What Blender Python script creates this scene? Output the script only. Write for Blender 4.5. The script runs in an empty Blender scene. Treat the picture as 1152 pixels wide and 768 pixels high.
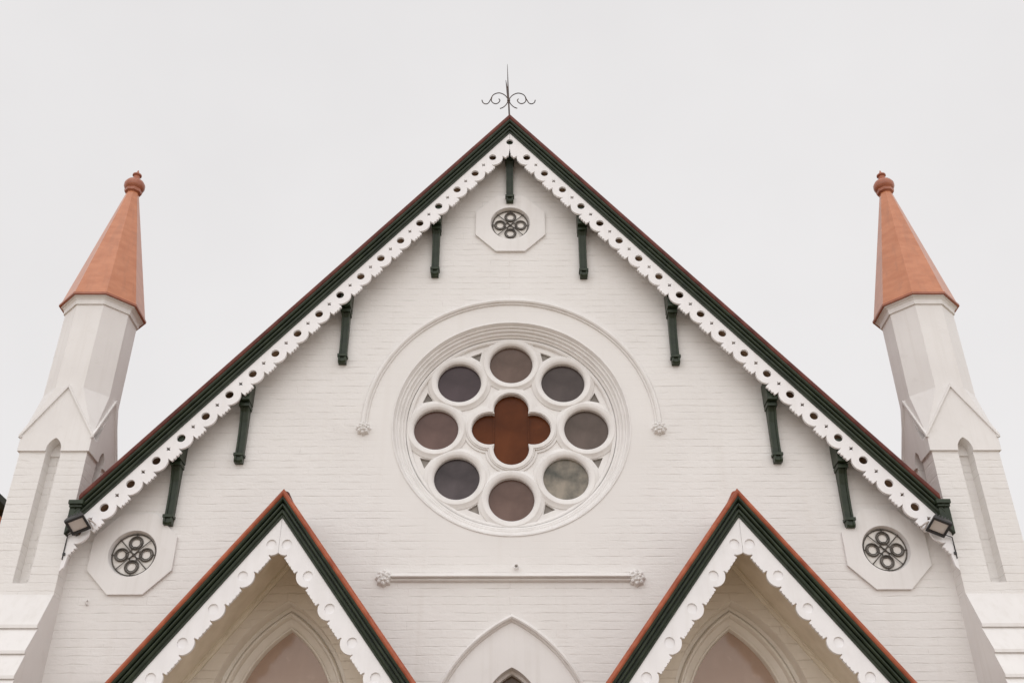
import bpy, bmesh, math, random
from mathutils import Vector, Matrix
random.seed(7)
scene = bpy.context.scene
S = 0.7                      # drawing units -> metres (about the eye height 1.6 m)
PI = math.pi
R = math.radians

def W(p):
    return Vector((p[0]*S, p[1]*S, 1.6 + (p[2]-1.6)*S))
GROUND = 1.6 - 1.6/S         # drawing-unit height of the ground

# ------------------------------------------------------------------ camera
th, roll, yaw = R(31.68), R(-0.156), R(0.255)
f = Vector((math.sin(yaw)*math.cos(th), math.cos(yaw)*math.cos(th), math.sin(th)))
r0 = Vector((math.cos(yaw), -math.sin(yaw), 0)); u0 = r0.cross(f)
rr = r0*math.cos(roll) + u0*math.sin(roll); uu = -r0*math.sin(roll) + u0*math.cos(roll)
cam_d = bpy.data.cameras.new('camera'); cam = bpy.data.objects.new('camera', cam_d)
scene.collection.objects.link(cam)
cam_d.sensor_width = 36; cam_d.lens = 36*1160/1152; cam_d.clip_end = 3000
m = Matrix((rr, uu, -f)).transposed().to_4x4(); m.translation = W((-0.032, -15, 1.6))
cam.matrix_world = m
scene.camera = cam

# ------------------------------------------------------------------ world: overcast sky
SUN_EL, SUN_AZ = R(30), R(188)       # compass bearing the light comes from (behind and left of the camera)
world = bpy.data.worlds.new('World'); scene.world = world; world.use_nodes = True
nt = world.node_tree; nt.nodes.clear()
out = nt.nodes.new('ShaderNodeOutputWorld'); bg = nt.nodes.new('ShaderNodeBackground')
sky = nt.nodes.new('ShaderNodeTexSky'); sky.sky_type = 'NISHITA'; sky.sun_disc = False
sky.sun_elevation = SUN_EL; sky.sun_rotation = SUN_AZ
hs = nt.nodes.new('ShaderNodeHueSaturation'); hs.inputs['Saturation'].default_value = 0.12
nt.links.new(sky.outputs[0], hs.inputs['Color'])
tc = nt.nodes.new('ShaderNodeTexCoord')
nz = nt.nodes.new('ShaderNodeTexNoise'); nz.inputs['Scale'].default_value = 1.6; nz.inputs['Detail'].default_value = 5
nz.inputs['Roughness'].default_value = 0.55
nt.links.new(tc.outputs['Generated'], nz.inputs['Vector'])
rp = nt.nodes.new('ShaderNodeValToRGB')
rp.color_ramp.elements[0].position = 0.25; rp.color_ramp.elements[0].color = (7.30, 7.15, 7.18, 1)
rp.color_ramp.elements[1].position = 0.75; rp.color_ramp.elements[1].color = (8.35, 8.20, 8.22, 1)
nt.links.new(nz.outputs['Fac'], rp.inputs['Fac'])
mx = nt.nodes.new('ShaderNodeMix'); mx.data_type = 'RGBA'; mx.inputs['Factor'].default_value = 0.93
nt.links.new(hs.outputs[0], mx.inputs['A']); nt.links.new(rp.outputs[0], mx.inputs['B'])
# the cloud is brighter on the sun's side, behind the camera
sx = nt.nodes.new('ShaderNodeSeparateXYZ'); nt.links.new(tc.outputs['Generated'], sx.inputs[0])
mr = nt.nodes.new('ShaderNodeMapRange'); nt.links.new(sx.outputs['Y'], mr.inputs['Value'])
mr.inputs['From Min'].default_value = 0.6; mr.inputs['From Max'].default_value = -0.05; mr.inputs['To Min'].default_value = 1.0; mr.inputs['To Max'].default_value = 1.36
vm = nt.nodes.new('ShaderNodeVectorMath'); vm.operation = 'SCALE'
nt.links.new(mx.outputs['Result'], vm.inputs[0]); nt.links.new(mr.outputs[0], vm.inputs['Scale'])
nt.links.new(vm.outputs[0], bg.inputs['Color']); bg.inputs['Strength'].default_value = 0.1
nt.links.new(bg.outputs[0], out.inputs[0])

sun_d = bpy.data.lights.new('sun', 'SUN'); sun = bpy.data.objects.new('sun', sun_d); scene.collection.objects.link(sun)
sun_d.energy = 0.55; sun_d.angle = R(80); sun_d.color = (1.0, 0.975, 0.96)
dirv = Vector((math.sin(SUN_AZ)*math.cos(SUN_EL), math.cos(SUN_AZ)*math.cos(SUN_EL), math.sin(SUN_EL)))
sun.rotation_euler = dirv.to_track_quat('Z', 'Y').to_euler(); sun.location = (0, -20, 30)

scene.view_settings.view_transform = 'Standard'; scene.view_settings.look = 'None'
scene.view_settings.exposure = 0.12; scene.view_settings.gamma = 1
scene.view_settings.use_curve_mapping = False
scene.cycles.max_bounces = 8; scene.cycles.diffuse_bounces = 5

# ------------------------------------------------------------------ materials
def mat(name, col, rough=0.6, metal=0.0, spec=0.5):
    m = bpy.data.materials.new(name); m.use_nodes = True
    b = m.node_tree.nodes['Principled BSDF']
    b.inputs['Base Color'].default_value = (*col, 1); b.inputs['Roughness'].default_value = rough
    b.inputs['Metallic'].default_value = metal; b.inputs['Specular IOR Level'].default_value = spec
    return m
def nd(m, t, **kw):
    n = m.node_tree.nodes.new(t)
    for k, v in kw.items():
        if k in n.inputs: n.inputs[k].default_value = v
        else: setattr(n, k, v)
    return n
def lk(m, a, b): m.node_tree.links.new(a, b)
def bsdf(m): return m.node_tree.nodes['Principled BSDF']

def mottled(m, c0, c1, scale=3.0, detail=6, lo=0.35, hi=0.65, bump=0.0, bscale=60, stretch=(1, 1, 1), bdist=0.002, bevel=0.0, streak=None, amount=0.35, upright=9.0):
    """base colour wandering between two paints, fine relief, softened edges"""
    t = nd(m, 'ShaderNodeTexCoord'); mp = nd(m, 'ShaderNodeMapping'); mp.inputs['Scale'].default_value = stretch
    lk(m, t.outputs['Object'], mp.inputs['Vector'])
    n = nd(m, 'ShaderNodeTexNoise', Scale=scale, Detail=detail); lk(m, mp.outputs[0], n.inputs['Vector'])
    rp = nd(m, 'ShaderNodeValToRGB'); e = rp.color_ramp.elements
    e[0].position = lo; e[0].color = (*c0, 1); e[1].position = hi; e[1].color = (*c1, 1)
    lk(m, n.outputs['Fac'], rp.inputs['Fac']); col = rp.outputs[0]
    if streak:         # rain marks: narrow, upright, broken
        ms = nd(m, 'ShaderNodeMapping'); ms.inputs['Scale'].default_value = (upright, upright, 0.5); lk(m, t.outputs['Object'], ms.inputs['Vector'])
        ns = nd(m, 'ShaderNodeTexNoise', Scale=1.4, Detail=6, Roughness=0.6); lk(m, ms.outputs[0], ns.inputs['Vector'])
        rs = nd(m, 'ShaderNodeMapRange'); lk(m, ns.outputs['Fac'], rs.inputs['Value'])
        for k, x in zip(('From Min', 'From Max', 'To Min', 'To Max'), (0.5, 0.78, 0.0, amount)): rs.inputs[k].default_value = x
        np_ = nd(m, 'ShaderNodeTexNoise', Scale=5.0, Detail=7, Roughness=0.65); lk(m, t.outputs['Object'], np_.inputs['Vector'])
        rq = nd(m, 'ShaderNodeMapRange'); lk(m, np_.outputs['Fac'], rq.inputs['Value'])
        for k, x in zip(('From Min', 'From Max', 'To Min', 'To Max'), (0.58, 0.74, 0.0, amount*0.8)): rq.inputs[k].default_value = x
        mx_ = nd(m, 'ShaderNodeMath', operation='MAXIMUM'); lk(m, rs.outputs[0], mx_.inputs[0]); lk(m, rq.outputs[0], mx_.inputs[1])
        mc = nd(m, 'ShaderNodeMix', data_type='RGBA'); lk(m, mx_.outputs[0], mc.inputs['Factor']); lk(m, col, mc.inputs['A']); mc.inputs['B'].default_value = (*streak, 1)
        col = mc.outputs['Result']
    lk(m, col, bsdf(m).inputs['Base Color'])
    last = None
    if bevel:
        bv = nd(m, 'ShaderNodeBevel', Radius=bevel); bv.samples = 4; last = bv.outputs[0]
    if bump:
        n2 = nd(m, 'ShaderNodeTexNoise', Scale=bscale, Detail=4); lk(m, mp.outputs[0], n2.inputs['Vector'])
        bp = nd(m, 'ShaderNodeBump', Strength=bump, Distance=bdist); lk(m, n2.outputs['Fac'], bp.inputs['Height'])
        if last: lk(m, last, bp.inputs['Normal'])
        last = bp.outputs[0]
    if last: lk(m, last, bsdf(m).inputs['Normal'])
    return m

def brick_mat(name, c0, c1, joint, strength=0.55, dist=0.006, row=0.086, width=0.235, rough=0.55, stain=(0.70, 0.66, 0.62), upright=1.0, smooth_at=None, wander=0.014):
    m = mat(name, c0, rough, 0, 0.35)
    def math_(op, a, b=None, c=None):
        n = nd(m, 'ShaderNodeMath', operation=op)
        for i, v in enumerate((a, b, c)):
            if v is None: continue
            if isinstance(v, (int, float)): n.inputs[i].default_value = v
            else: lk(m, v, n.inputs[i])
        return n.outputs[0]
    def rng(v, a, b, c, d):
        n = nd(m, 'ShaderNodeMapRange'); lk(m, v, n.inputs['Value'])
        for k, x in zip(('From Min', 'From Max', 'To Min', 'To Max'), (a, b, c, d)): n.inputs[k].default_value = x
        return n.outputs[0]
    t = nd(m, 'ShaderNodeTexCoord')
    def noise(scale, detail, stretch=(1, 1, 1), rough_=0.5):
        mp = nd(m, 'ShaderNodeMapping'); mp.inputs['Scale'].default_value = stretch; lk(m, t.outputs['Object'], mp.inputs['Vector'])
        n = nd(m, 'ShaderNodeTexNoise', Scale=scale, Detail=detail, Roughness=rough_); lk(m, mp.outputs[0], n.inputs['Vector']); return n.outputs['Fac']
    g = nd(m, 'ShaderNodeNewGeometry')
    sp = nd(m, 'ShaderNodeSeparateXYZ'); lk(m, t.outputs['Object'], sp.inputs[0])
    sn = nd(m, 'ShaderNodeSeparateXYZ'); lk(m, g.outputs['True Normal'], sn.inputs[0])
    gt = math_('GREATER_THAN', math_('ABSOLUTE', sn.outputs['X']), 0.6)
    mu = nd(m, 'ShaderNodeMix'); lk(m, gt, mu.inputs['Factor']); lk(m, sp.outputs['X'], mu.inputs['A']); lk(m, sp.outputs['Y'], mu.inputs['B'])
    # hand-laid: each course wanders a little and every brick edge is chipped
    wz = math_('MULTIPLY_ADD', noise(2.2, 2), wander*1.6, sp.outputs['Z']); wz = math_('MULTIPLY_ADD', noise(9, 3, (1, 1, 2.5)), wander, wz)
    wx = math_('MULTIPLY_ADD', noise(6, 3), wander, mu.outputs['Result'])
    cb = nd(m, 'ShaderNodeCombineXYZ'); lk(m, wx, cb.inputs['X']); lk(m, wz, cb.inputs['Y'])
    def brick(w, mortar):
        br = nd(m, 'ShaderNodeTexBrick'); lk(m, cb.outputs[0], br.inputs['Vector'])
        for k, v in (('Scale', 1), ('Brick Width', w), ('Row Height', row), ('Mortar Size', mortar), ('Mortar Smooth', 0.8), ('Color1', (1, 1, 1, 1)), ('Color2', (0, 0, 0, 1)), ('Mortar', (.5, .5, .5, 1))): br.inputs[k].default_value = v
        return br
    bed = brick(60.0, 0.0085); full = brick(width, 0.006)
    # joints stay open only in stretches: many coats of paint have filled the rest
    open_ = rng(noise(1.6, 7, (2.2, 2.2, 8.0), 0.62), 0.42, 0.66, 0.05, 0.8)
    up = math_('MULTIPLY', full.outputs['Fac'], rng(noise(3.1, 4), 0.52, 0.70, 0.0, 0.75*upright))
    jt = math_('MULTIPLY', math_('MAXIMUM', bed.outputs['Fac'], up), open_)
    cr = nd(m, 'ShaderNodeRGBToBW'); lk(m, full.outputs['Color'], cr.inputs[0])
    body = math_('ADD', math_('ADD', math_('MULTIPLY', noise(34, 6), 0.45), math_('MULTIPLY', noise(8, 5, (1, 1, 3.0)), 0.9)), math_('MULTIPLY', math_('MULTIPLY', cr.outputs[0], noise(2.5, 2)), 0.35*upright))
    if smooth_at:      # rubbed and rendered ring around an opening
        px, pz, r0_, r1_ = smooth_at
        dx = math_('SUBTRACT', sp.outputs['X'], px); dz = math_('SUBTRACT', sp.outputs['Z'], pz)
        d = math_('SQRT', math_('ADD', math_('MULTIPLY', dx, dx), math_('MULTIPLY', dz, dz)))
        k = rng(math_('MULTIPLY_ADD', noise(3, 3), 0.25, d), r0_, r1_, 0.12, 1.0)
        jt = math_('MULTIPLY', jt, k); body = math_('MULTIPLY', body, k)
    hh = math_('MULTIPLY_ADD', jt, -1.0, body)
    bp = nd(m, 'ShaderNodeBump', Strength=strength, Distance=dist); lk(m, hh, bp.inputs['Height']); lk(m, bp.outputs[0], bsdf(m).inputs['Normal'])
    # colour: slow drift of old and new paint, grime held in the joints, faint rain streaks
    def mix(fac, a, b):
        n = nd(m, 'ShaderNodeMix', data_type='RGBA'); lk(m, fac, n.inputs['Factor'])
        for k, v in (('A', a), ('B', b)):
            if isinstance(v, tuple): n.inputs[k].default_value = (*v, 1)
            else: lk(m, v, n.inputs[k])
        return n.outputs['Result']
    col = mix(rng(noise(1.1, 7), 0.3, 0.7, 0.0, 1.0), c0, c1)
    col = mix(math_('MULTIPLY', jt, 0.8), col, joint)
    col = mix(rng(noise(1.5, 6, (4.0, 4.0, 0.25)), 0.56, 0.80, 0.0, 0.35), col, stain)
    lk(m, col, bsdf(m).inputs['Base Color'])
    return m

M = {}
M['brick'] = brick_mat('white painted brick', (0.775, 0.752, 0.730), (0.825, 0.805, 0.785), (0.66, 0.63, 0.60), 0.6, 0.008, upright=1.3)
M['wall_brick'] = brick_mat('white painted brick of the gable wall', (0.775, 0.752, 0.730), (0.825, 0.805, 0.785), (0.66, 0.63, 0.60), 0.6, 0.008, upright=1.3, smooth_at=(0.014, (9.3-GROUND)*S, 1.62, 1.95))
M['plaster'] = mottled(mat('white painted render', (.8, .77, .76), 0.5, 0, 0.35), (0.775, 0.752, 0.735), (0.825, 0.806, 0.79), 1.6, bump=0.3, bscale=24, bevel=0.006, streak=(0.60, 0.565, 0.52), amount=0.30)
M['stone'] = mottled(mat('white painted stone trim', (.8, .77, .76), 0.5, 0, 0.4), (0.775, 0.752, 0.732), (0.83, 0.81, 0.792), 5, bump=0.2, bscale=40, bevel=0.006, streak=(0.62, 0.585, 0.53), amount=0.25)
M['timber_white'] = mottled(mat('white gloss timber', (.86, .85, .85), 0.4, 0, 0.45), (0.85, 0.835, 0.84), (0.89, 0.875, 0.88), 6, bump=0.15, bscale=30, bevel=0.004, streak=(0.70, 0.67, 0.63), amount=0.30)
M['green'] = mottled(mat('dark green gloss paint', (.02, .03, .02), 0.36, 0, 0.32), (0.017, 0.027, 0.014), (0.032, 0.046, 0.025), 9, bump=0.15, bscale=30, bevel=0.004)
M['red_dark'] = mottled(mat('dark red capping', (.2, .05, .03), 0.5, 0, 0.3), (0.095, 0.022, 0.016), (0.165, 0.046, 0.032), 7, bump=0.15, bscale=30)
M['red'] = mottled(mat('terracotta red capping', (.4, .12, .06), 0.45, 0, 0.35), (0.30, 0.068, 0.030), (0.46, 0.13, 0.062), 7, bump=0.15, bscale=30)
M['terracotta'] = mottled(mat('terracotta painted render', (.5, .25, .16), 0.28, 0, 0.5), (0.50, 0.185, 0.088), (0.58, 0.235, 0.122), 5, 8, bump=0.2, bscale=45, stretch=(1, 1, 2.5), streak=(0.30, 0.135, 0.085), amount=0.40)
M['terracotta_dark'] = mottled(mat('terracotta red gloss', (.35, .1, .06), 0.3, 0, 0.5), (0.33, 0.105, 0.055), (0.42, 0.15, 0.085), 9)
M['soffit'] = mottled(mat('brown stained boards', (.12, .07, .04), 0.6), (0.15, 0.088, 0.045), (0.24, 0.15, 0.085), 5, stretch=(1, 6, 1))
M['cream'] = brick_mat('aged cream painted brick', (0.74, 0.67, 0.575), (0.81, 0.75, 0.665), (0.64, 0.56, 0.465), 0.7, 0.009, rough=0.7, stain=(0.60, 0.52, 0.42), upright=1.5, wander=0.03)
M['cream_trim'] = mottled(mat('aged cream stone trim', (.65, .58, .48), 0.55, 0, 0.35), (0.77, 0.715, 0.64), (0.83, 0.785, 0.715), 4, bump=0.25, bscale=30, bevel=0.006)
M['soffit_cream'] = mottled(mat('cream painted boards', (.6, .52, .42), 0.5), (0.68, 0.60, 0.48), (0.78, 0.70, 0.58), 5, bump=0.2, bscale=30, bevel=0.004)
M['iron'] = mottled(mat('weathered wrought iron', (.06, .05, .05), 0.55, 0.3), (0.05, 0.042, 0.04), (0.11, 0.075, 0.06), 12)
M['lead'] = mottled(mat('dark iron grille', (.05, .045, .04), 0.5, 0.2), (0.055, 0.048, 0.040), (0.12, 0.105, 0.09), 12)
M['black'] = mat('black powder coat', (0.018, 0.017, 0.017), 0.4)
M['lens'] = mat('clear lamp glass over reflector', (0.66, 0.62, 0.59), 0.15, 0, 0.6)
M['tile'] = brick_mat('terracotta roof tiles', (0.17, 0.085, 0.06), (0.22, 0.115, 0.08), (0.10, 0.05, 0.035), 0.8, 0.02, 0.2, 0.2, 0.7, (0.2, 0.09, 0.06))
M['house_timber'] = mottled(mat('orange brown stained boards', (.5, .2, .06), 0.5), (0.62, 0.24, 0.08), (0.74, 0.33, 0.12), 5, stretch=(1, 6, 1))
M['house_brick'] = brick_mat('brown house brick', (0.50, 0.20, 0.075), (0.58, 0.25, 0.10), (0.45, 0.34, 0.26), 0.6, 0.006, rough=0.8, stain=(0.25, 0.12, 0.06))
def glass(name, c0, c1, scale=4, rough=0.12, spec=0.25, bump=0.35):
    return mottled(mat(name, c0, rough, 0, spec), c0, c1, scale, 8, 0.36, 0.64, bump=bump, bscale=6, bdist=0.006, streak=tuple(min(1, x*1.7+0.01) for x in c1), amount=0.30, upright=0.8)
G = {
 'top': glass('brown grey glass', (.105, .070, .054), (.140, .094, .076)),
 'ur': glass('charcoal glass', (.055, .041, .038), (.080, .062, .058)),
 'r': glass('warm grey glass', (.088, .066, .054), (.125, .094, .080)),
 'lr': glass('mottled grey green glass', (.085, .085, .072), (.30, .265, .215), 5),
 'b': glass('rose brown glass', (.115, .070, .056), (.155, .098, .080)),
 'll': glass('slate glass', (.038, .029, .031), (.085, .068, .071), 3),
 'l': glass('dusky rose glass', (.105, .062, .052), (.140, .085, .072)),
 'ul': glass('plum grey glass', (.048, .033, .036), (.072, .050, .055), 3),
 'amber': glass('amber brown glass', (.080, .021, .005), (.122, .034, .009), 3, 0.3, 0.12),
 'lancet': glass('rosy obscured glass', (.40, .275, .21), (.46, .335, .265), 1.2, 0.1, 0.5, 0.08),
 'pale': glass('pale cream glass', (.72, .685, .64), (.82, .79, .75), 8, 0.3),
 'dark': glass('brown glass', (.10, .065, .04), (.16, .11, .075), 3),
 'smoke': glass('grey spandrel glass', (.20, .18, .16), (.30, .27, .24), 6),
}
gm = mat('worn pale concrete', (.4, .38, .36), 0.9); mottled(gm, (0.29, 0.23, 0.165), (0.38, 0.31, 0.235), 0.8, 8, bump=0.4, bscale=30); M['ground'] = gm

# ------------------------------------------------------------------ builders
class MB:
    """collects faces in drawing units; build() links them as ONE mesh object"""
    def __init__(s): s.v = []; s.f = []; s.sm = []
    def add(s, vs, fs, smooth=False):
        o = len(s.v); s.v += [tuple(v) for v in vs]; s.f += [tuple(i+o for i in q) for q in fs]; s.sm += [smooth]*len(fs)
        return s
    def box(s, x0, x1, y0, y1, z0, z1):
        vs = [(x, y, z) for x in (x0, x1) for y in (y0, y1) for z in (z0, z1)]
        return s.add(vs, [(0, 1, 3, 2), (4, 6, 7, 5), (0, 4, 5, 1), (2, 3, 7, 6), (0, 2, 6, 4), (1, 5, 7, 3)])
    def grid(s, rows, close_u=False, close_v=False, smooth=False, caps=False):
        n, k = len(rows), len(rows[0]); vs = [p for r in rows for p in r]; fs = []
        for i in range(n if close_u else n-1):
            for j in range(k if close_v else k-1):
                a, b = i, (i+1) % n; c, d = j, (j+1) % k
                fs.append((a*k+c, a*k+d, b*k+d, b*k+c))
        if caps:
            fs.append(tuple(range(k))); fs.append(tuple((n-1)*k+j for j in range(k)))
        return s.add(vs, fs, smooth)
    def prism(s, pts, fn0, fn1):
        n = len(pts); vs = [fn0(p) for p in pts] + [fn1(p) for p in pts]
        return s.add(vs, [tuple(range(n)), tuple(range(n, 2*n))] + [(i, (i+1) % n, n+(i+1) % n, n+i) for i in range(n)])
    def tube(s, pts, rad, n=8, closed=False):
        pts = [Vector(p) for p in pts]; rows = []; N = len(pts)
        rad = rad if isinstance(rad, (list, tuple)) else [rad]*N
        prev = None
        for i, p in enumerate(pts):
            a = pts[i-1] if i or closed else p; b = pts[(i+1) % N] if i < N-1 or closed else p
            t = (b-a).normalized()
            if prev is None:
                prev = t.cross(Vector((0, 1, 0)) if abs(t.y) < 0.9 else Vector((1, 0, 0))).normalized()
            prev = (prev - t*prev.dot(t)).normalized(); w = t.cross(prev)
            rows.append([p + (prev*math.cos(2*PI*k/n) + w*math.sin(2*PI*k/n))*rad[i] for k in range(n)])
        return s.grid(rows, closed, True, True, not closed)
    def lathe_z(s, prof, cx, cy, n=24, rot=0.0, smooth=True):
        rows = [[(cx + r*math.cos(2*PI*k/n+rot), cy + r*math.sin(2*PI*k/n+rot), z) for k in range(n)] for r, z in prof]
        return s.grid(rows, False, True, smooth, True)
    def ring_y(s, prof, cx, cz, n=72, a0=0.0, a1=2*PI, smooth=True, ends=True, closed=False):
        """profile (radius, y) swept about a level axis running through the wall"""
        full = abs(a1-a0-2*PI) < 1e-6; k = n if full else n+1
        rows = []
        for i in range(k):
            a = a0 + (a1-a0)*i/n
            rows.append([(cx + r*math.cos(a), y, cz + r*math.sin(a)) for r, y in prof])
        return s.grid(rows, full, closed, smooth, (not full) and ends)
    def plate(s, outer, holes, t0, t1, fn=lambda a, b, t: (a, t, b)):
        """flat sheet with pierced holes, t0 front to t1 back"""
        cu = bpy.data.curves.new('tmp', 'CURVE'); cu.dimensions = '2D'; cu.fill_mode = 'BOTH'; cu.extrude = (t1-t0)/2
        for poly in [outer] + holes:
            sp = cu.splines.new('POLY'); sp.points.add(len(poly)-1); sp.use_cyclic_u = True
            for q, (a, b) in zip(sp.points, poly): q.co = (a, b, 0, 1)
        ob = bpy.data.objects.new('tmp', cu); scene.collection.objects.link(ob)
        dg = bpy.context.evaluated_depsgraph_get(); dg.update()
        me = bpy.data.meshes.new_from_object(ob.evaluated_get(dg))
        mid = (t0+t1)/2
        s.add([fn(v.co.x, v.co.y, mid+v.co.z) for v in me.vertices], [tuple(p.vertices) for p in me.polygons])
        bpy.data.objects.remove(ob); bpy.data.curves.remove(cu); bpy.data.meshes.remove(me)
        return s
    def build(s, name, material, parent=None, O=(0, 0, GROUND), label=None, raw_normals=False, flip=False):
        """O: where the object's origin stands, in drawing units"""
        O = Vector(O); me = bpy.data.meshes.new(name)
        me.from_pydata([((Vector(v)-O)*S)[:] for v in s.v], [], s.f)
        bm = bmesh.new(); bm.from_mesh(me)
        bmesh.ops.remove_doubles(bm, verts=bm.verts, dist=1e-5)
        if not raw_normals: bmesh.ops.recalc_face_normals(bm, faces=bm.faces)
        if flip: bmesh.ops.reverse_faces(bm, faces=bm.faces)
        bm.to_mesh(me); bm.free()
        if any(s.sm):
            for p in me.polygons: p.use_smooth = True
            me.set_sharp_from_angle(angle=R(32))
        me.materials.append(material)
        o = bpy.data.objects.new(name, me); scene.collection.objects.link(o)
        WP[o] = W(O); o.parent = parent; o.location = W(O) - (WP[parent] if parent else Vector())
        if label: o['label'] = label
        return o
WP = {}
def empty(name, O, label, cat, group=None):
    o = bpy.data.objects.new(name, None); scene.collection.objects.link(o); o.empty_display_size = 0.2
    WP[o] = W(O); o.location = W(O); o['label'] = label; o['category'] = cat
    if group: o['group'] = group
    return o
def copy_part(o, O, parent, mirror=False):
    c = o.copy(); scene.collection.objects.link(c); c.parent = parent
    WP[c] = W(O); c.location = W(O) - WP[parent]
    if mirror: c.scale.x = -1
    return c

def circle(cx, cz, r, n=40, a0=0.0): return [(cx + r*math.cos(a0+2*PI*k/n), cz + r*math.sin(a0+2*PI*k/n)) for k in range(n)]
def arch(cx, zs, a, r, zb, n=18, dz=0.0):
    """pointed arch outline, foot - apex - foot"""
    th_max = math.acos(max(-1, min(1, (r-a)/r))); left, pts = [], []
    for i in range(n+1):
        t = th_max*i/n
        left.append((cx + (r-a) - r*math.cos(t), zs + r*math.sin(t)))
    pts = [(cx-a, zb)] + left + [(2*cx-x, z) for x, z in reversed(left[:-1])] + [(cx+a, zb)]
    return pts
def arch_sweep(mb, cx, zs, a, r, prof, zb, smooth=True, closed=False):
    rows = []
    cols = [[(x, y, z) for x, z in arch(cx, zs, a-d, r-d, zb)] for d, y in prof]
    rows = [[c[i] for c in cols] for i in range(len(cols[0]))]
    return mb.grid(rows, False, closed, smooth)
def slope_prism(mb, prof, cx, sg, xa, xb, z0, m):
    """profile (dz, y) run down one side of a gable between plumb cuts"""
    return mb.prism(prof, lambda p: (cx+sg*xa, p[1], z0 - m*xa + p[0]), lambda p: (cx+sg*xb, p[1], z0 - m*xb + p[0]))
def scallop(cx, sg, z0, m, xe, ufun, s_step=0.006, apex_hole=None):
    """outline of one raking bargeboard: top edge straight, bottom edge u(s) below it"""
    ph = math.atan(m); c, sn = math.cos(ph), math.sin(ph)
    P = lambda s_, u: (s_*c - u*sn, z0 - s_*sn - u*c)
    bot = []; s_ = 0.0; smax = xe/c + 1.0
    while s_ < smax:
        for u in ([ufun(s_)]):
            x, z = P(s_, u)
            if 0.0015 < x < xe-0.001: bot.append((x, z))
        s_ += s_step
    # thin out collinear points
    out_ = [bot[0]]
    for i in range(1, len(bot)-1):
        a, b, d = out_[-1], bot[i], bot[i+1]
        if abs((b[0]-a[0])*(d[1]-a[1]) - (b[1]-a[1])*(d[0]-a[0])) > 2.5e-5: out_.append(b)
    out_.append(bot[-1])
    zt = z0 - m*xe
    pts = [(0.0015, z0), (xe, zt), (xe, out_[-1][1]-0.02*0)] + out_[::-1] + [(0.0015, out_[0][1])]
    if apex_hole:
        zc, rh = apex_hole
        pts += [(0.0015 + rh*math.sin(t), zc - rh*math.cos(t)) for t in [PI*k/12 for k in range(13)]]
    return [(cx+sg*x, z) for x, z in pts], lambda s_, u: (cx + sg*P(s_, u)[0], P(s_, u)[1])

# ------------------------------------------------------------------ ground
gb = MB(); gb.add([(-700, -700, GROUND), (700, -700, GROUND), (700, 700, GROUND), (-700, 700, GROUND)], [(0, 1, 2, 3)])
go = gb.build('ground', M['ground']); go['kind'] = 'structure'; go['label'] = 'pale concrete ground in front of the church'; go['category'] = 'ground'

# ------------------------------------------------------------------ church
church = empty('church', (0, 0, GROUND), 'white painted brick gothic church front with steep gable, rose window and twin spired turrets', 'church')
MZ, ZB, ZR = 1.2, 15.312, 15.65         # slope; apex of the bargeboard's top edge (y -.37); apex of the red edge (y -.50)
PM, PZB, PZR = 1.345, 7.25, 7.60       # the same for the two porches
PX = (-3.265, 3.275)
ROSE = (0.02, 9.30)
VENTS = [(0.01, 13.38), (-5.71, 7.075), (5.71, 7.14)]
LAN = dict(a=1.02, r=1.98, zs=4.62)
BL = dict(a=1.25, r=2.2, zs=4.126)

# front wall
wz = 15.262
outer = [(-6.66, GROUND), (6.66, GROUND), (6.66, wz-MZ*6.66), (0, wz), (-6.66, wz-MZ*6.66)]
holes = [circle(*ROSE, 1.93, 96)] + [circle(x, z, 0.365, 48) for x, z in VENTS]
for px in PX: holes.append(arch(px, LAN['zs'], LAN['a'], LAN['r'], 1.0))
holes.append(arch(0.02, BL['zs'], BL['a']-0.02, BL['r']-0.02, 1.0))
wb = MB().plate(outer, holes, 0.0, 0.34); wb.build('front_wall', M['wall_brick'], church)
nb = MB()
for sg in (-1, 1): nb.box(sg*6.62, sg*6.28, 0.345, 26, GROUND, 7.3)
nb.box(-6.62, 6.62, 26, 26.3, GROUND, 7.3); nb.build('nave_wall', M['brick'], church)

# roof
rf = MB()
for sg in (-1, 1): slope_prism(rf, [(0.28, -0.44), (0.28, 26.5), (0.10, 26.5), (0.10, -0.37)], 0, sg, 0.0, 6.63, ZB, MZ)
rf.build('roof', M['tile'], church)
sf = MB()
for sg in (-1, 1): slope_prism(sf, [(0.095, -0.32), (0.095, 26), (0.0, 26), (0.0, -0.32)], 0, sg, 0.0, 6.60, ZB, MZ)
sf.build('soffit', M['soffit'], church)
FASC = [(-0.035, -0.40), (-0.035, -0.465), (0.012, -0.47), (0.03, -0.505), (0.072, -0.512), (0.076, -0.455), (0.102, -0.455), (0.106, -0.520), (0.128, -0.535), (0.158, -0.538),
        (0.162, -0.470), (0.188, -0.470), (0.192, -0.548), (0.215, -0.565), (0.256, -0.572), (0.257, -0.545), (0.257, -0.40)]
FASC_M = [(dz*0.91, y+0.08) for dz, y in FASC]
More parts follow.
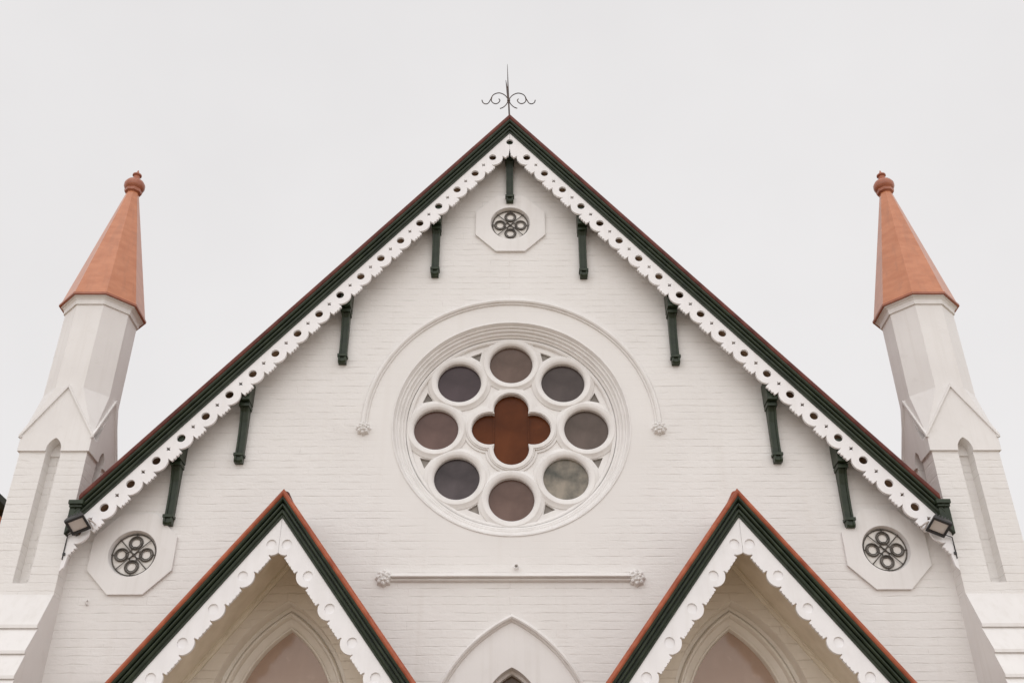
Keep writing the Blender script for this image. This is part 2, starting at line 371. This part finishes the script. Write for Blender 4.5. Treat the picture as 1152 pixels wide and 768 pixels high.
for sg in (-1, 1):
    b = MB(); slope_prism(b, FASC_M, 0, sg, 0.0005, 6.555, ZB, MZ); b.build('fascia', M['green'], church)
    b = MB(); slope_prism(b, [(0.236, -0.32), (0.236, -0.496), (0.255, -0.510), (0.302, -0.516), (0.332, -0.508), (0.341, -0.47), (0.341, -0.32)], 0, sg, 0.0005, 6.505, ZB, MZ)
    b.build('roof_edge', M['red_dark'], church)
    # boxed eaves return
    e = MB(); zt = 7.69
    e.prism([(6.635, zt), (6.47, zt), (6.47, zt-0.14), (6.53, zt-0.34), (6.635, zt-0.46)], lambda p: (sg*p[0], -0.45, p[1]), lambda p: (sg*p[0], -0.33, p[1]))
    e.box(sg*6.43, sg*6.645, -0.52, -0.325, zt-0.005, zt+0.055); e.box(sg*6.45, sg*6.638, -0.485, -0.326, zt-0.045, zt-0.006)
    e.build('eaves_return', M['green'], church)

# main bargeboards: round pierced lobes alternating with notched blocks
cph = math.cos(math.atan(MZ)); PER = 0.5062; S0 = 0.691
def u_main(s_):
    if s_*cph > 6.80: return 0.35 + 0.10*min(1.0, (s_*cph-6.80)/0.10)
    ph = ((s_ - S0) / PER) % 1.0; ds = ph*PER
    if ds > PER/2: dn = ds-PER
    else: dn = ds
    if abs(dn) < 0.140: return 0.162 + math.sqrt(max(0, 0.186**2 - dn*dn))
    q = ds - 0.140; L = PER - 0.280
    if q < 0.010 or q > L-0.010: return 0.272
    for c in (0.25, 0.5, 0.75):
        if abs(q-c*L) < 0.0075: return 0.338
    return 0.350 + 0.006*math.cos((q/L-0.5)*PI)
for sg in (-1, 1):
    o_, P = scallop(0, sg, ZB, MZ, 6.61, u_main, apex_hole=(15.06, 0.065))
    hl = []
    k = 0
    while True:
        s0 = S0 + k*PER
        if s0*cph > 6.63: break
        hl.append([P(s0+0.068*math.cos(t), 0.160+0.068*math.sin(t)) for t in [2*PI*j/20 for j in range(20)]])
        sd = s0 + PER/2
        if sd*cph < 6.54:
            hl.append([P(sd + rr_*math.cos(t), 0.152 + rr_*math.sin(t)) for t, rr_ in [(2*PI*j/8, 0.043 if j % 2 == 0 else 0.021) for j in range(8)]])
        k += 1
    b = MB().plate(o_, hl, -0.37, -0.325)
    bo = b.build('bargeboard', M['timber_white'], church)

# brackets under the overhang, foot height differs only by its place
def make_bracket():
    b = MB(); w = 0.066
    prof = [(0.0, 0.0), (-0.13, 0.0), (-0.155, 0.03), (-0.155, 0.12), (-0.12, 0.15), (-0.115, 0.30), (-0.125, 0.50), (-0.15, 0.70), (-0.20, 0.87), (-0.265, 0.985), (-0.27, 1.42), (0.0, 1.42)]
    for x0, x1 in ((-w, -0.036), (0.036, w)): b.prism(prof, lambda p: (x0, p[0], p[1]), lambda p: (x1, p[0], p[1]))
    b.prism([(min(0.0, y+0.028) if y < -0.01 else y, z) for y, z in prof], lambda p: (-0.0365, p[0], p[1]), lambda p: (0.0365, p[0], p[1]))
    b.box(-w-0.016, w+0.016, -0.17, 0.0, 0.105, 0.15); b.box(-w-0.016, w+0.016, -0.285, 0.0, 0.94, 1.0)
    b.box(-w-0.02, w+0.02, -0.38, -0.0, 1.02, 1.40)
    b.v = [(x, y*0.80, z) for x, y, z in b.v]
    return b
BR = [(0.0, 13.83), (-1.33, 12.18), (1.31, 12.15), (-2.82, 10.39), (2.79, 10.37), (-4.31, 8.56), (4.26, 8.56), (-5.25, 7.52), (5.22, 7.46)]
first = None
for x, z in BR:
    if first is None:
        mb_ = make_bracket(); mb_.v = [(a, b_, c+z) for a, b_, c in mb_.v]
        first = mb_.build('bracket', M['green'], church, O=(0, 0, z))
    else: copy_part(first, (x, 0, z), church)

# rose window
cx, cz = ROSE
rb = MB().ring_y([(1.950, 0.002), (1.950, -0.012), (1.928, -0.014), (1.893, 0.045), (1.872, 0.05), (1.868, 0.075), (1.850, 0.09), (1.826, 0.085), (1.818, 0.115),
                  (1.800, 0.135), (1.776, 0.13), (1.768, 0.165), (1.735, 0.185), (1.725, 0.25), (1.725, 0.34), (1.90, 0.36)], cx, cz, 120)
rose = rb.build('rose_window', M['stone'], church, O=(cx, 0, cz))
RG, RC = 0.366, 1.24
cent = [(cx + RC*math.cos(PI/2-k*PI/4), cz + RC*math.sin(PI/2-k*PI/4)) for k in range(8)]
def quatre(r, d=0.362, n=20):
    pts = []
    for q in range(4):
        a = q*PI/2
        # cusp half-angle from the crossing of neighbouring lobes
        diag = d/math.sqrt(2); t = diag + math.sqrt(max(1e-6, r*r - diag*diag)); cxp = t/math.sqrt(2)
        a1 = math.atan2(cxp, cxp-d)
        for i in range(n+1):
            t_ = -a1 + 2*a1*i/n
            x, z = d + r*math.cos(t_), r*math.sin(t_)
            pts.append((cx + x*math.cos(a) - z*math.sin(a), cz + x*math.sin(a) + z*math.cos(a)))
    out_ = [pts[0]]
    for p in pts[1:]:
        if abs(p[0]-out_[-1][0]) + abs(p[1]-out_[-1][1]) > 1e-4: out_.append(p)
    if abs(out_[0][0]-out_[-1][0]) + abs(out_[0][1]-out_[-1][1]) < 1e-4: out_.pop()
    return out_
def tri(k, s_=1.0):
    a = PI/2 - (k+0.5)*PI/4; rc = 1.515
    L = []
    for rad, da in ((rc+0.055*s_, -0.066*s_), (rc+0.055*s_, 0.066*s_), (rc-0.10*s_, 0.0)):
        L.append((cx + rad*math.cos(a+da), cz + rad*math.sin(a+da)))
    return L
tr = MB().plate(circle(cx, cz, 1.724, 110), [circle(x, z, RG, 48) for x, z in cent] + [quatre(0.29)] + [tri(k) for k in range(8)], 0.255, 0.30)
for x, z in cent:
    tr.ring_y([(RG, 0.298), (RG+0.003, 0.232), (RG+0.024, 0.206), (RG+0.050, 0.192), (RG+0.098, 0.190), (RG+0.112, 0.203), (RG+0.135, 0.224), (RG+0.165, 0.238), (RG+0.170, 0.262)], x, z, 56)
tr.ring_y([(1.724, 0.20), (1.700, 0.196), (1.672, 0.21), (1.660, 0.26)], cx, cz, 110)
tr.plate(quatre(0.43), [quatre(0.2905)], 0.232, 0.2545)
tr.plate(quatre(0.385), [quatre(0.291)], 0.206, 0.2315)
tr.plate(quatre(0.362), [quatre(0.305)], 0.190, 0.2055)
tr.build('tracery', M['stone'], rose, O=(cx, 0, cz))
for (x, z), key, lab in zip(cent, ('top', 'ur', 'r', 'lr', 'b', 'll', 'l', 'ul'),
        ('round brown grey glass pane at the top of the rose', 'round charcoal glass pane at the upper right', 'round warm grey glass pane at the right', 'round mottled pale grey pane at the lower right',
         'round rose brown glass pane at the bottom', 'round dark slate glass pane at the lower left', 'round dusky rose glass pane at the left', 'round plum grey glass pane at the upper left')):
    p = MB().plate(circle(x, z, RG+0.02, 40), [], 0.302, 0.312); p.build('pane', G[key], rose, O=(x, 0.3, z), label=lab)
p = MB().plate(quatre(0.31), [], 0.302, 0.312); p.build('quatrefoil_pane', G['amber'], rose, O=(cx, 0.3, cz), label='amber brown quatrefoil pane at the centre of the rose')
for dx in (-0.29, 0.29):
    MB().box(cx+dx-0.008, cx+dx+0.008, 0.285, 0.301, cz-0.26, cz+0.26).build('glazing_bar', G['amber'], rose, O=(cx+dx, 0.3, cz))
for k in range(8):
    t3 = tri(k, 1.25); MB().plate(t3, [], 0.302, 0.312).build('spandrel_pane', G['smoke'], rose, O=(t3[2][0], 0.3, t3[2][1]))

# carved flower stops
def boss_mesh(O, rad=0.125):
    b = MB(); rows = []; n = 40
    for i in range(9):
        t = (PI/2)*i/8
        rows.append([(O[0] + rad*math.cos(t)*(1+0.13*math.cos(8*a)*math.cos(t))*math.cos(a), O[1] - rad*0.75*math.sin(t) - 0.012*math.cos(8*a+PI)*math.sin(2*t), O[2] + rad*math.cos(t)*(1+0.13*math.cos(8*a)*math.cos(t))*math.sin(a)) for a in [2*PI*j/n for j in range(n)]])
    b.grid(rows, False, True, True)
    for ringr, num, sz in ((0.72, 8, 0.23), (0.36, 5, 0.2)):
        for j in range(num):
            a = 2*PI*j/num + ringr; px_, pz_ = O[0]+rad*ringr*math.cos(a), O[2]+rad*ringr*math.sin(a); py_ = O[1]-rad*0.75*math.sqrt(1-ringr**2)
            pr = [[(px_ + rad*sz*math.cos(u)*math.cos(v), py_ - rad*sz*math.sin(u), pz_ + rad*sz*math.cos(u)*math.sin(v)) for v in [2*PI*q/8 for q in range(8)]] for u in (-0.4, 0.2, 0.8, 1.4)]
            b.grid(pr, False, True, True)
    return b
# hood mould over the rose
hb = MB().ring_y([(2.46, 0.0), (2.455, -0.03), (2.435, -0.062), (2.40, -0.07), (2.375, -0.055), (2.37, -0.03), (2.345, -0.026), (2.335, 0.0)], cx, 9.26, 90, 0.0, PI, ends=True)
hood = hb.build('hood_mould', M['stone'], church, O=(cx, 0, 9.26))
for sg in (-1, 1):
    O = (cx+sg*2.40, 0.0, 9.19); boss_mesh(O, 0.115).build('carved_stop', M['stone'], hood, O=O)
# string course
sb = MB(); prof = [(0.065, 0.0), (0.035, -0.075), (0.018, -0.115), (0.0, -0.118), (-0.008, -0.105), (-0.008, -0.05), (-0.025, -0.062), (-0.045, -0.055), (-0.055, -0.02), (-0.06, 0.0)]
sb.prism(prof, lambda p: (-1.79, p[1], 6.69+p[0]), lambda p: (1.79, p[1], 6.69+p[0]))
strg = sb.build('string_course', M['stone'], church, O=(0, 0, 6.69))
for sg in (-1, 1):
    O = (sg*1.89, 0.0, 6.69); boss_mesh(O, 0.125).build('carved_stop', M['stone'], strg, O=O)
# vent pipe stub and wall hook
vp = MB().ring_y([(0.035, 0.0), (0.035, -0.07), (0.024, -0.07), (0.024, 0.1)], 0.09, 6.86, 20); vp.build('vent_pipe', M['plaster'], church, O=(0.09, 0, 6.86))
hk = MB().tube([(-6.25, 0.0, 6.36), (-6.25, -0.05, 6.36), (-6.25, -0.065, 6.33), (-6.245, -0.05, 6.30), (-6.24, 0.0, 6.295)], 0.012, 6); hk.build('wall_hook', M['stone'], church, O=(-6.25, 0, 6.3))

# blind arch between the porches
ba = MB(); arch_sweep(ba, 0.02, BL['zs'], BL['a'], BL['r'], [(-0.035, 0.0), (-0.03, -0.025), (0.0, -0.045), (0.022, -0.03), (0.03, 0.01), (0.045, 0.02), (0.06, 0.055), (0.10, 0.07)], 1.0)
bl = ba.build('blind_arch', M['stone'], church, O=(0.02, 0, 4.1))
la = dict(a=0.42, r=0.72, zs=4.745)
pb = MB().plate(arch(0.02, BL['zs'], BL['a']-0.02, BL['r']-0.02, 1.0), [arch(0.02, la['zs'], la['a'], la['r'], 1.2)], 0.05, 0.12)
arch_sweep(pb, 0.02, la['zs'], la['a'], la['r'], [(0.0, 0.051), (0.012, 0.20), (0.05, 0.22), (0.05, 0.34)], 1.2)
pb.build('arch_panel', M['plaster'], bl, O=(0.02, 0.05, 4.1))
MB().plate(arch(0.02, la['zs'], la['a']+.02, la['r']+.02, 1.2), [], 0.335, 0.345).build('pane', G['dark'], bl, O=(0.02, 0.3, 4.1))

# octagonal surrounds with pierced quatrefoil grilles
def vent(x, z):
    b = MB(); ap = 0.635; oc = circle(x, z, ap/math.cos(PI/8), 8, PI/8)
    b.plate(oc, [circle(x, z, 0.362, 48)], -0.045, -0.0005)
    b.ring_y([(0.3625, -0.044), (0.350, 0.0), (0.338, 0.035), (0.338, 0.30)], x, z, 48)
    v = b.build('vent_window', M['plaster'], church, O=(x, 0, z))
    MB().plate(circle(x, z, 0.355, 40), [], 0.040, 0.055).build('pane', G['pale'], v, O=(x, 0.06, z))
    g = MB(); y = 0.022
    ringp = lambda px, pz, r: [(px + r*math.cos(t), y, pz + r*math.sin(t)) for t in [2*PI*j/28 for j in range(28)]]
    g.tube(ringp(x, z, 0.326), 0.009, 6, True)
    for k in range(4):
        a = k*PI/2; px, pz = x + 0.188*math.cos(a), z + 0.188*math.sin(a)
        g.tube(ringp(px, pz, 0.098), 0.0135, 8, True); g.tube(ringp(px, pz, 0.070), 0.0070, 6, True)
        g.tube(ringp(x + 0.070*math.cos(a), z + 0.070*math.sin(a), 0.052), 0.0085, 6, True)
        g.tube([(x + 0.30*math.cos(a), y, z + 0.30*math.sin(a)), (x + 0.338*math.cos(a), y, z + 0.338*math.sin(a))], 0.009, 6)
    for k in range(2):
        a = PI/4 + k*PI/2 + (0.0 if True else 0); dx, dz = 0.335*math.cos(a), 0.335*math.sin(a)
        g.tube([(x-dx, y-0.012, z-dz), (x+dx, y-0.012, z+dz)], 0.0085, 6)
    g.build('grille', M['lead'], v, O=(x, 0.1, z))
for x, z in VENTS: vent(x, z)

# lancet windows in the shade of the porches
for px in PX:
    b = MB(); arch_sweep(b, px, LAN['zs'], LAN['a'], LAN['r'],
        [(0.0, -0.016), (0.003, 0.0), (0.008, 0.235), (0.060, 0.245), (0.072, 0.275), (0.082, 0.235), (0.100, 0.205), (0.126, 0.207), (0.142, 0.235), (0.146, 0.31), (0.16, 0.315), (0.235, 0.375), (0.245, 0.355), (0.268, 0.358), (0.278, 0.39), (0.285, 0.47)], 1.0)
    ln = b.build('lancet_window', M['cream_trim'], church, O=(px, 0, LAN['zs']))
    MB().plate(arch(px, LAN['zs'], LAN['a']-0.283, LAN['r']-0.283, 1.0), [], 0.455, 0.47).build('pane', G['lancet'], ln, O=(px, 0.45, LAN['zs']))

# ------------------------------------------------------------------ gabled porches
PY = -1.10
pcph = math.cos(math.atan(PM)); PPER = 0.575; PS0 = 0.41
def u_porch(s_):
    q = (s_ - PS0) % PPER
    dn = q if q < PPER/2 else q-PPER
    if s_ < PS0 and dn > 0: dn = s_-PS0
    if abs(dn) < 0.128: return 0.175 + math.sqrt(max(0, 0.160**2 - dn*dn))
    if q < 0.150 or q > PPER-0.150:
        return 0.252
    t = (q-0.150)/(PPER-0.300)
    for c in (0.14, 0.38, 0.62, 0.86):
        if abs(t-c) < 0.022: return 0.290
    return 0.302
def porch(px, lab):
    b = MB()
    U = [(-1.72, GROUND+0.005), (1.72, GROUND+0.005), (1.72, 4.78), (1.42, 4.78), (1.42, GROUND+0.2), (-1.42, GROUND+0.2), (-1.42, 4.78), (-1.72, 4.78)]
    b.prism(U, lambda p: (px+p[0], -0.95, p[1]), lambda p: (px+p[0], -0.002, p[1]))
    pc = b.build('porch', M['brick'], church, O=(px, PY, GROUND), label=lab)
    O = (px, PY, PZB)
    pw = MB().plate([(px-2.25, 4.05), (px+2.25, 4.05), (px+0.02, PZB-0.03-PM*0.02), (px-0.02, PZB-0.03-PM*0.02)], [arch(px, LAN['zs'], LAN['a'], LAN['r'], 4.2)], -0.014, -0.001)
    pw.build('rendered_panel', M['cream'], pc, O=O)
    r = MB()
    for sg in (-1, 1): slope_prism(r, [(0.33, PY-0.08), (0.33, -0.003), (0.08, -0.003), (0.08, PY+0.05)], px, sg, 0.0, 2.45, PZB, PM)
    r.build('roof', M['tile'], pc, O=O)
    s = MB()
    for sg in (-1, 1):
        slope_prism(s, [(0.075, PY+0.05), (0.075, -0.004), (-0.24, -0.004), (-0.24, PY+0.05)], px, sg, 0.0, 2.4, PZB, PM)
        slope_prism(s, [(-0.242, -0.10), (-0.242, -0.016), (-0.35, -0.016), (-0.35, -0.05), (-0.30, -0.065), (-0.285, -0.10)], px, sg, 0.0, 2.4, PZB, PM)
    s.build('soffit', M['soffit_cream'], pc, O=O)
    F2 = [(dz*1.0, y - 0.45*-1 + PY) for dz, y in FASC]      # same moulding, carried forward to the porch face
    for sg in (-1, 1):
        b = MB(); slope_prism(b, F2, px, sg, 0.0005, 2.45, PZB, PM); b.build('fascia', M['green'], pc, O=O)
        b = MB(); pr = [(0.262, PY+0.05), (0.262, PY-0.118), (0.275, PY-0.138), (0.305, PY-0.15), (0.345, PY-0.148), (0.372, PY-0.125), (0.385, PY-0.08), (0.385, PY+0.05)]
        slope_prism(b, pr, px, sg, 0.0005, 2.5, PZB-0.012, PM); b.build('roof_edge', M['red'], pc, O=O)
        o_, P = scallop(px, sg, PZB, PM, 2.35, u_porch)
        hl = [[P(PS0+k*PPER+0.070*math.cos(t), 0.170+0.070*math.sin(t)) for t in [2*PI*j/24 for j in range(24)]] for k in range(8) if (PS0+k*PPER)*pcph < 2.2]
        b = MB().plate(o_, hl, PY, PY+0.024); b.plate(o_, [], PY+0.0235, PY+0.05)
        b.build('bargeboard', M['timber_white'], pc, O=O)
    c = MB(); zc = PZR-0.045
    c.prism([(0.075*math.cos(t), 0.065*math.sin(t)) for t in [-0.5+ (PI+1.0)*k/12 for k in range(13)]], lambda p: (px+p[0], PY-0.02, zc+p[1]), lambda p: (px+p[0], -0.004, zc+p[1]))
    c.build('ridge_cap', M['red_dark'] if px < 0 else M['red'], pc, O=O)
porch(PX[0], 'left gabled porch with dark green fascia, red edge and scalloped white bargeboards')
porch(PX[1], 'right gabled porch with dark green fascia, red edge and scalloped white bargeboards')

# ------------------------------------------------------------------ corner turrets
def turret(sg, lab):
    c, yc, h, H = sg*7.18, 0.26, 0.53, 0.562
    inn = -sg                                                   # direction of the inner side
    b = MB(); slot = 0.118; ztop = 8.66; zsl = 6.54
    def notch(z_hi): return [(slot, z_hi), (slot, zsl), (-slot, zsl), (-slot, z_hi)]
    # core behind the slot, then face slabs cut by the slot
    xs = sorted((c - inn*h, c + inn*(h-0.21)))
    b.box(xs[0], xs[1], yc-h+0.21, yc+h, 6.36, ztop)
    fo = [(-h, ztop), (-h, 6.36), (h, 6.36), (h, ztop)] + notch(ztop)
    b.plate(fo, [], yc-h, yc-h+0.2095, lambda a, z, t: (c+a, t, z))
    so = [(-h+0.21, ztop), (-h+0.21, 6.36), (h, 6.36), (h, ztop)] + notch(ztop)
    b.plate(so, [], h-0.2095, h, lambda a, z, t: (c+inn*t, yc+a, z))
    tw = b.build('corner_turret', M['brick'], church, O=(c, yc, GROUND), label=lab)
    b = MB()
    # gablet stage
    def gab(a_lo):
        ar = [(slot*math.cos(t)*1.0, 0) for t in ()]
        pt = [(-slot, ztop)] + [(-slot + 0.24*(1-math.cos(t)), ztop + 0.02 + 0.24*math.sin(t)) for t in [math.acos((0.24-slot)/0.24)*k/6 for k in range(7)]]
        pt = pt + [(-x, z) for x, z in reversed(pt[:-1])]
        return [(a_lo, 8.92), (a_lo, ztop)] + pt + [(H, ztop), (H, 8.92), (0, 9.80)]
    b.plate(gab(-H), [], yc-H, yc-H+0.21, lambda a, z, t: (c+a, t, z))
    b.plate(gab(-H+0.211), [], H-0.21, H, lambda a, z, t: (c+inn*t, yc+a, z))
    xs = sorted((c - inn*H, c + inn*(H-0.211)))
    b.box(xs[0], xs[1], yc-H+0.211, yc+H, ztop, 8.92)
    # gablet roofs running back into the octagon, with broaches at the corners
    A8 = [(0.595*math.cos(PI/8+k*PI/4), 0.595*math.sin(PI/8+k*PI/4)) for k in range(8)]
    for qx, qy in ((1, 1), (1, -1), (-1, 1), (-1, -1)):
        C_ = (c+qx*H, yc+qy*H, 8.92); Aap = (c, yc+qy*H, 9.80); Bap = (c+qx*H, yc, 9.80)
        V1 = (c+qx*0.2277, yc+qy*0.5497, 9.80); V2 = (c+qx*0.5497, yc+qy*0.2277, 9.80); Z = (c, yc, 9.80); D = (c, yc, 8.92)
        b.add([C_, Aap, V1, V2, Bap, Z, D, (c, yc+qy*H, 8.92), (c+qx*H, yc, 8.92)], [(0, 1, 2), (0, 2, 3), (0, 3, 4), (1, 5, 2), (2, 5, 3), (3, 5, 4)])
    O = (c, yc, 8.6)
    b.build('gablet_stage', M['plaster'], tw, O=O)
    # raking copings on the gablets
    k_ = MB()
    for q in range(4):
        a = q*PI/2
        def rot(x, y): return (c + x*math.cos(a) - y*math.sin(a), yc + x*math.sin(a) + y*math.cos(a))
        for s2 in (-1, 1):
            pr = [(-0.01, -H-0.030), (0.05, -H-0.030), (0.05, -H+0.02), (-0.01, -H+0.02)]
            def fn(p, xx, zz):
                x, y = rot(s2*xx, p[1]); return (x, y, zz+p[0])
            k_.prism(pr, lambda p: fn(p, 0.0, 9.80), lambda p: fn(p, H+0.02, 8.92-0.03))
    k_.build('gablet_coping', M['plaster'], tw, O=O)
    # octagonal shaft
    s = MB(); s.lathe_z([(0.595, 8.95), (0.595, 11.62)], c, yc, 8, PI/8, False); s.build('shaft', M['plaster'], tw, O=(c, yc, 8.95))
    # set-offs: three sloping courses with projecting lips above a plain block
    w = MB(); y0 = yc-h
    prof = [(0.79, 6.358), (y0-0.012, 6.358), (y0-0.03, 6.32), (-0.55, 5.85), (-0.55, 5.80), (-0.515, 5.80), (-0.735, 5.44), (-0.735, 5.395), (-0.70, 5.395), (-0.875, 5.07), (-0.875, 5.025), (-0.84, 5.025),
            (-1.02, 4.70), (-1.02, 4.655), (-0.98, 4.655), (-0.98, GROUND), (0.79, GROUND)]
    w.prism(prof, lambda p: (c-h+0.0, p[0], p[1]), lambda p: (c+h-0.0, p[0], p[1]))
    w.build('buttress', M['plaster'], tw, O=(c, yc, GROUND))
    # cornice and spire
    co = MB(); co.lathe_z([(0.60, 11.42), (0.622, 11.42), (0.63, 11.50), (0.662, 11.54), (0.687, 11.545), (0.687, 11.585)], c, yc, 8, PI/8, False); co.build('cornice', M['stone'], tw, O=(c, yc, 11.4))
    sp = MB(); sp.lathe_z([(0.69, 11.586), (0.722, 11.592), (0.725, 11.612), (0.705, 11.63), (0.110, 14.33)], c, yc, 8, PI/8, False); sp.build('spire', M['terracotta'], tw, O=(c, yc, 11.58))
    se = MB(); se.lathe_z([(0.69, 11.568), (0.732, 11.568), (0.732, 11.604), (0.69, 11.604)], c, yc, 8, PI/8, False); se.build('eaves_band', M['terracotta_dark'], tw, O=(c, yc, 11.58))
    fi = MB(); fi.lathe_z([(0.10, 14.30), (0.155, 14.335), (0.165, 14.38), (0.155, 14.40)], c, yc, 8, PI/8, False)
    fi.lathe_z([(0.13, 14.39), (0.168, 14.42), (0.192, 14.475), (0.192, 14.535), (0.16, 14.595), (0.09, 14.645), (0.065, 14.70), (0.06, 14.745), (0.085, 14.76), (0.085, 14.785), (0.045, 14.80), (0.03, 14.835), (0.008, 14.90)], c, yc, 24)
    fi.build('ball_finial', M['terracotta_dark'], tw, O=(c, yc, 14.3))
turret(-1, 'left corner turret with white octagonal shaft and terracotta spire')
turret(1, 'right corner turret with white octagonal shaft and terracotta spire')

# ------------------------------------------------------------------ wrought iron finial on the gable peak
fin = empty('ridge_finial', (-0.02, -0.42, 15.60), 'scrolled wrought iron finial standing on the peak of the main gable', 'finial')
FX, FY, FZ = -0.02, -0.42, 16.09
q = lambda x, z: (FX + (x-362)*0.00202, FY, FZ - (z-455)*0.00281)
def spline(pts, n=8):
    out_ = []
    P = [pts[0]] + pts + [pts[-1]]
    for i in range(1, len(P)-2):
        for j in range(n):
            t = j/n; o2 = []
            for d in range(2):
                a, b_, c_, e = P[i-1][d], P[i][d], P[i+1][d], P[i+2][d]
                o2.append(0.5*((2*b_) + (-a+c_)*t + (2*a-5*b_+4*c_-e)*t*t + (-a+3*b_-3*c_+e)*t**3))
            out_.append(tuple(o2))
    out_.append(pts[-1]); return out_
rd = MB(); rd.tube([(0.0, FY, 15.52), q(364, 500), q(361, 455), q(356, 300), q(350, 105)], [0.016, 0.016, 0.016, 0.011, 0.004], 8)
rd.tube([q(362, 462), q(352, 380), q(335, 262)], [0.022, 0.02, 0.005], 8); rd.build('rod', M['iron'], fin, O=(0, FY, 15.5))
for side in (-1, 1):
    X = lambda x: 362 + side*(362-x) if side == 1 else x
    sc = MB(); jit = 1.0 if side == -1 else 0.97
    big = spline([(358, 445), (325, 405), (270, 384), (215, 402), (188, 448), (165, 482), (138, 488), (115, 475), (106, 452)])
    sp_ = spline([(200, 425), (196, 455), (212, 478), (240, 487), (265, 476), (278, 455), (268, 440)])
    leg = spline([(358, 462), (338, 495), (310, 520), (280, 532)])
    for cvs in (big, sp_, leg): sc.tube([q(X(x), z*jit + (1-jit)*455) for x, z in cvs], 0.0105, 6)
    sc.build('scroll', M['iron'], fin, O=(FX, FY, FZ))
cl = MB(); cl.lathe_z([(0.014, FZ-0.03), (0.03, FZ-0.02), (0.03, FZ+0.02), (0.014, FZ+0.03)], FX, FY, 12); cl.build('collar', M['iron'], fin, O=(FX, FY, FZ))

# ------------------------------------------------------------------ floodlights under the eaves ends
def floodlight(sg, C, lab):
    fl = empty('floodlight', C, lab, 'floodlight', 'floodlights under the eaves')
    ax = Vector((sg*0.92, 0.0, -0.42)).normalized()                     # along the lamp face, outer end low
    up = Vector((0.0, 0.90, -0.42)); up = (up - ax*up.dot(ax)).normalized()   # from the front edge back and down
    nrm = ax.cross(up)
    if nrm.z > 0: nrm = -nrm                                              # out of the lens, down and forward
    C = Vector(C)
    def bx(mb, a0, a1, u0_, u1_, n0, n1, taper=1.0):
        vs = []
        for n_, k in ((n0, taper), (n1, 1.0)):
            for a, u in ((a0, u0_), (a1, u0_), (a1, u1_), (a0, u1_)): vs.append(C + ax*a*k + up*u*k + nrm*n_)
        mb.add(vs, [(0, 1, 2, 3), (4, 5, 6, 7), (0, 1, 5, 4), (1, 2, 6, 5), (2, 3, 7, 6), (3, 0, 4, 7)])
    h = MB(); W2, H2 = 0.140, 0.150
    bx(h, -W2, W2, -H2, H2, -0.07, 0.0, 0.82)
    for a in (-W2, W2-0.032): bx(h, a, a+0.032, -H2, H2, 0.0005, 0.03)
    for u in (-H2, H2-0.045): bx(h, -W2+0.0325, W2-0.0325, u, u+0.045, 0.0005, 0.03)
    for k in range(5): bx(h, -0.10+k*0.045, -0.085+k*0.045, -0.12, 0.12, -0.11, -0.0705)
    h.build('housing', M['black'], fl, O=C)
    l = MB(); bx(l, -W2+0.034, W2-0.034, -H2+0.047, H2-0.047, 0.001, 0.012); l.build('lens', M['lens'], fl, O=C)
    y = MB(); i0 = C - ax*(W2+0.012)
    y.tube([i0 - nrm*0.02, i0 - nrm*0.02 - ax*0.03 + up*0.06, Vector((i0.x - sg*0.03, -0.372, i0.z+0.02))], 0.014, 6)
    y.tube([i0 + up*0.03 - nrm*0.02, Vector((i0.x - sg*0.015, -0.372, i0.z-0.05))], 0.012, 6)
    y.build('mounting_arm', M['lens'], fl, O=C)
    k = MB(); k.tube([C + up*H2 + ax*0.10 - nrm*0.05, Vector((sg*6.59, -0.40, C.z-0.10)), Vector((sg*6.60, -0.382, C.z-0.2)), Vector((sg*6.602, -0.379, 6.86))], 0.009, 6)
    k.box(sg*6.59-0.018, sg*6.59+0.018, -0.395, -0.3705, 6.92, 6.96)
    k.build('cable', M['black'], fl, O=C)
floodlight(-1, (-6.40, -0.585, 7.33), 'black rectangular floodlight at the foot of the left bargeboard beside the left turret')
floodlight(1, (6.35, -0.585, 7.28), 'black rectangular floodlight at the foot of the right bargeboard beside the right turret')

# ------------------------------------------------------------------ neighbouring house past the left turret
nh = empty('neighbouring_house', (-13, 8, GROUND), 'brown brick house with dark gutter peeping out behind the left turret', 'house')
MB().box(-16, -10.35, 1.5, 16, GROUND, 9.30).build('wall', M['house_brick'], nh, O=(-13, 8, GROUND))
r = MB(); r.prism([(-9.98, 9.52), (-13.2, 12.0), (-16.4, 9.52), (-16.4, 9.40), (-13.2, 11.85), (-9.98, 9.40)], lambda p: (p[0], 1.2, p[1]), lambda p: (p[0], 16.3, p[1])); r.build('roof', M['tile'], nh, O=(-13, 8, 9.4))
MB().box(-10.34, -10.0, 1.3, 16.2, 9.26, 9.34).build('eaves_soffit', M['house_timber'], nh, O=(-10.2, 8, 9.3))
g = MB(); g.prism([(-10.0, 9.58), (-9.86, 9.60), (-9.87, 9.48), (-9.92, 9.41), (-10.0, 9.40)], lambda p: (p[0], 1.2, p[1]), lambda p: (p[0], 16.3, p[1])); g.build('gutter', M['green'], nh, O=(-10, 8, 9.4))
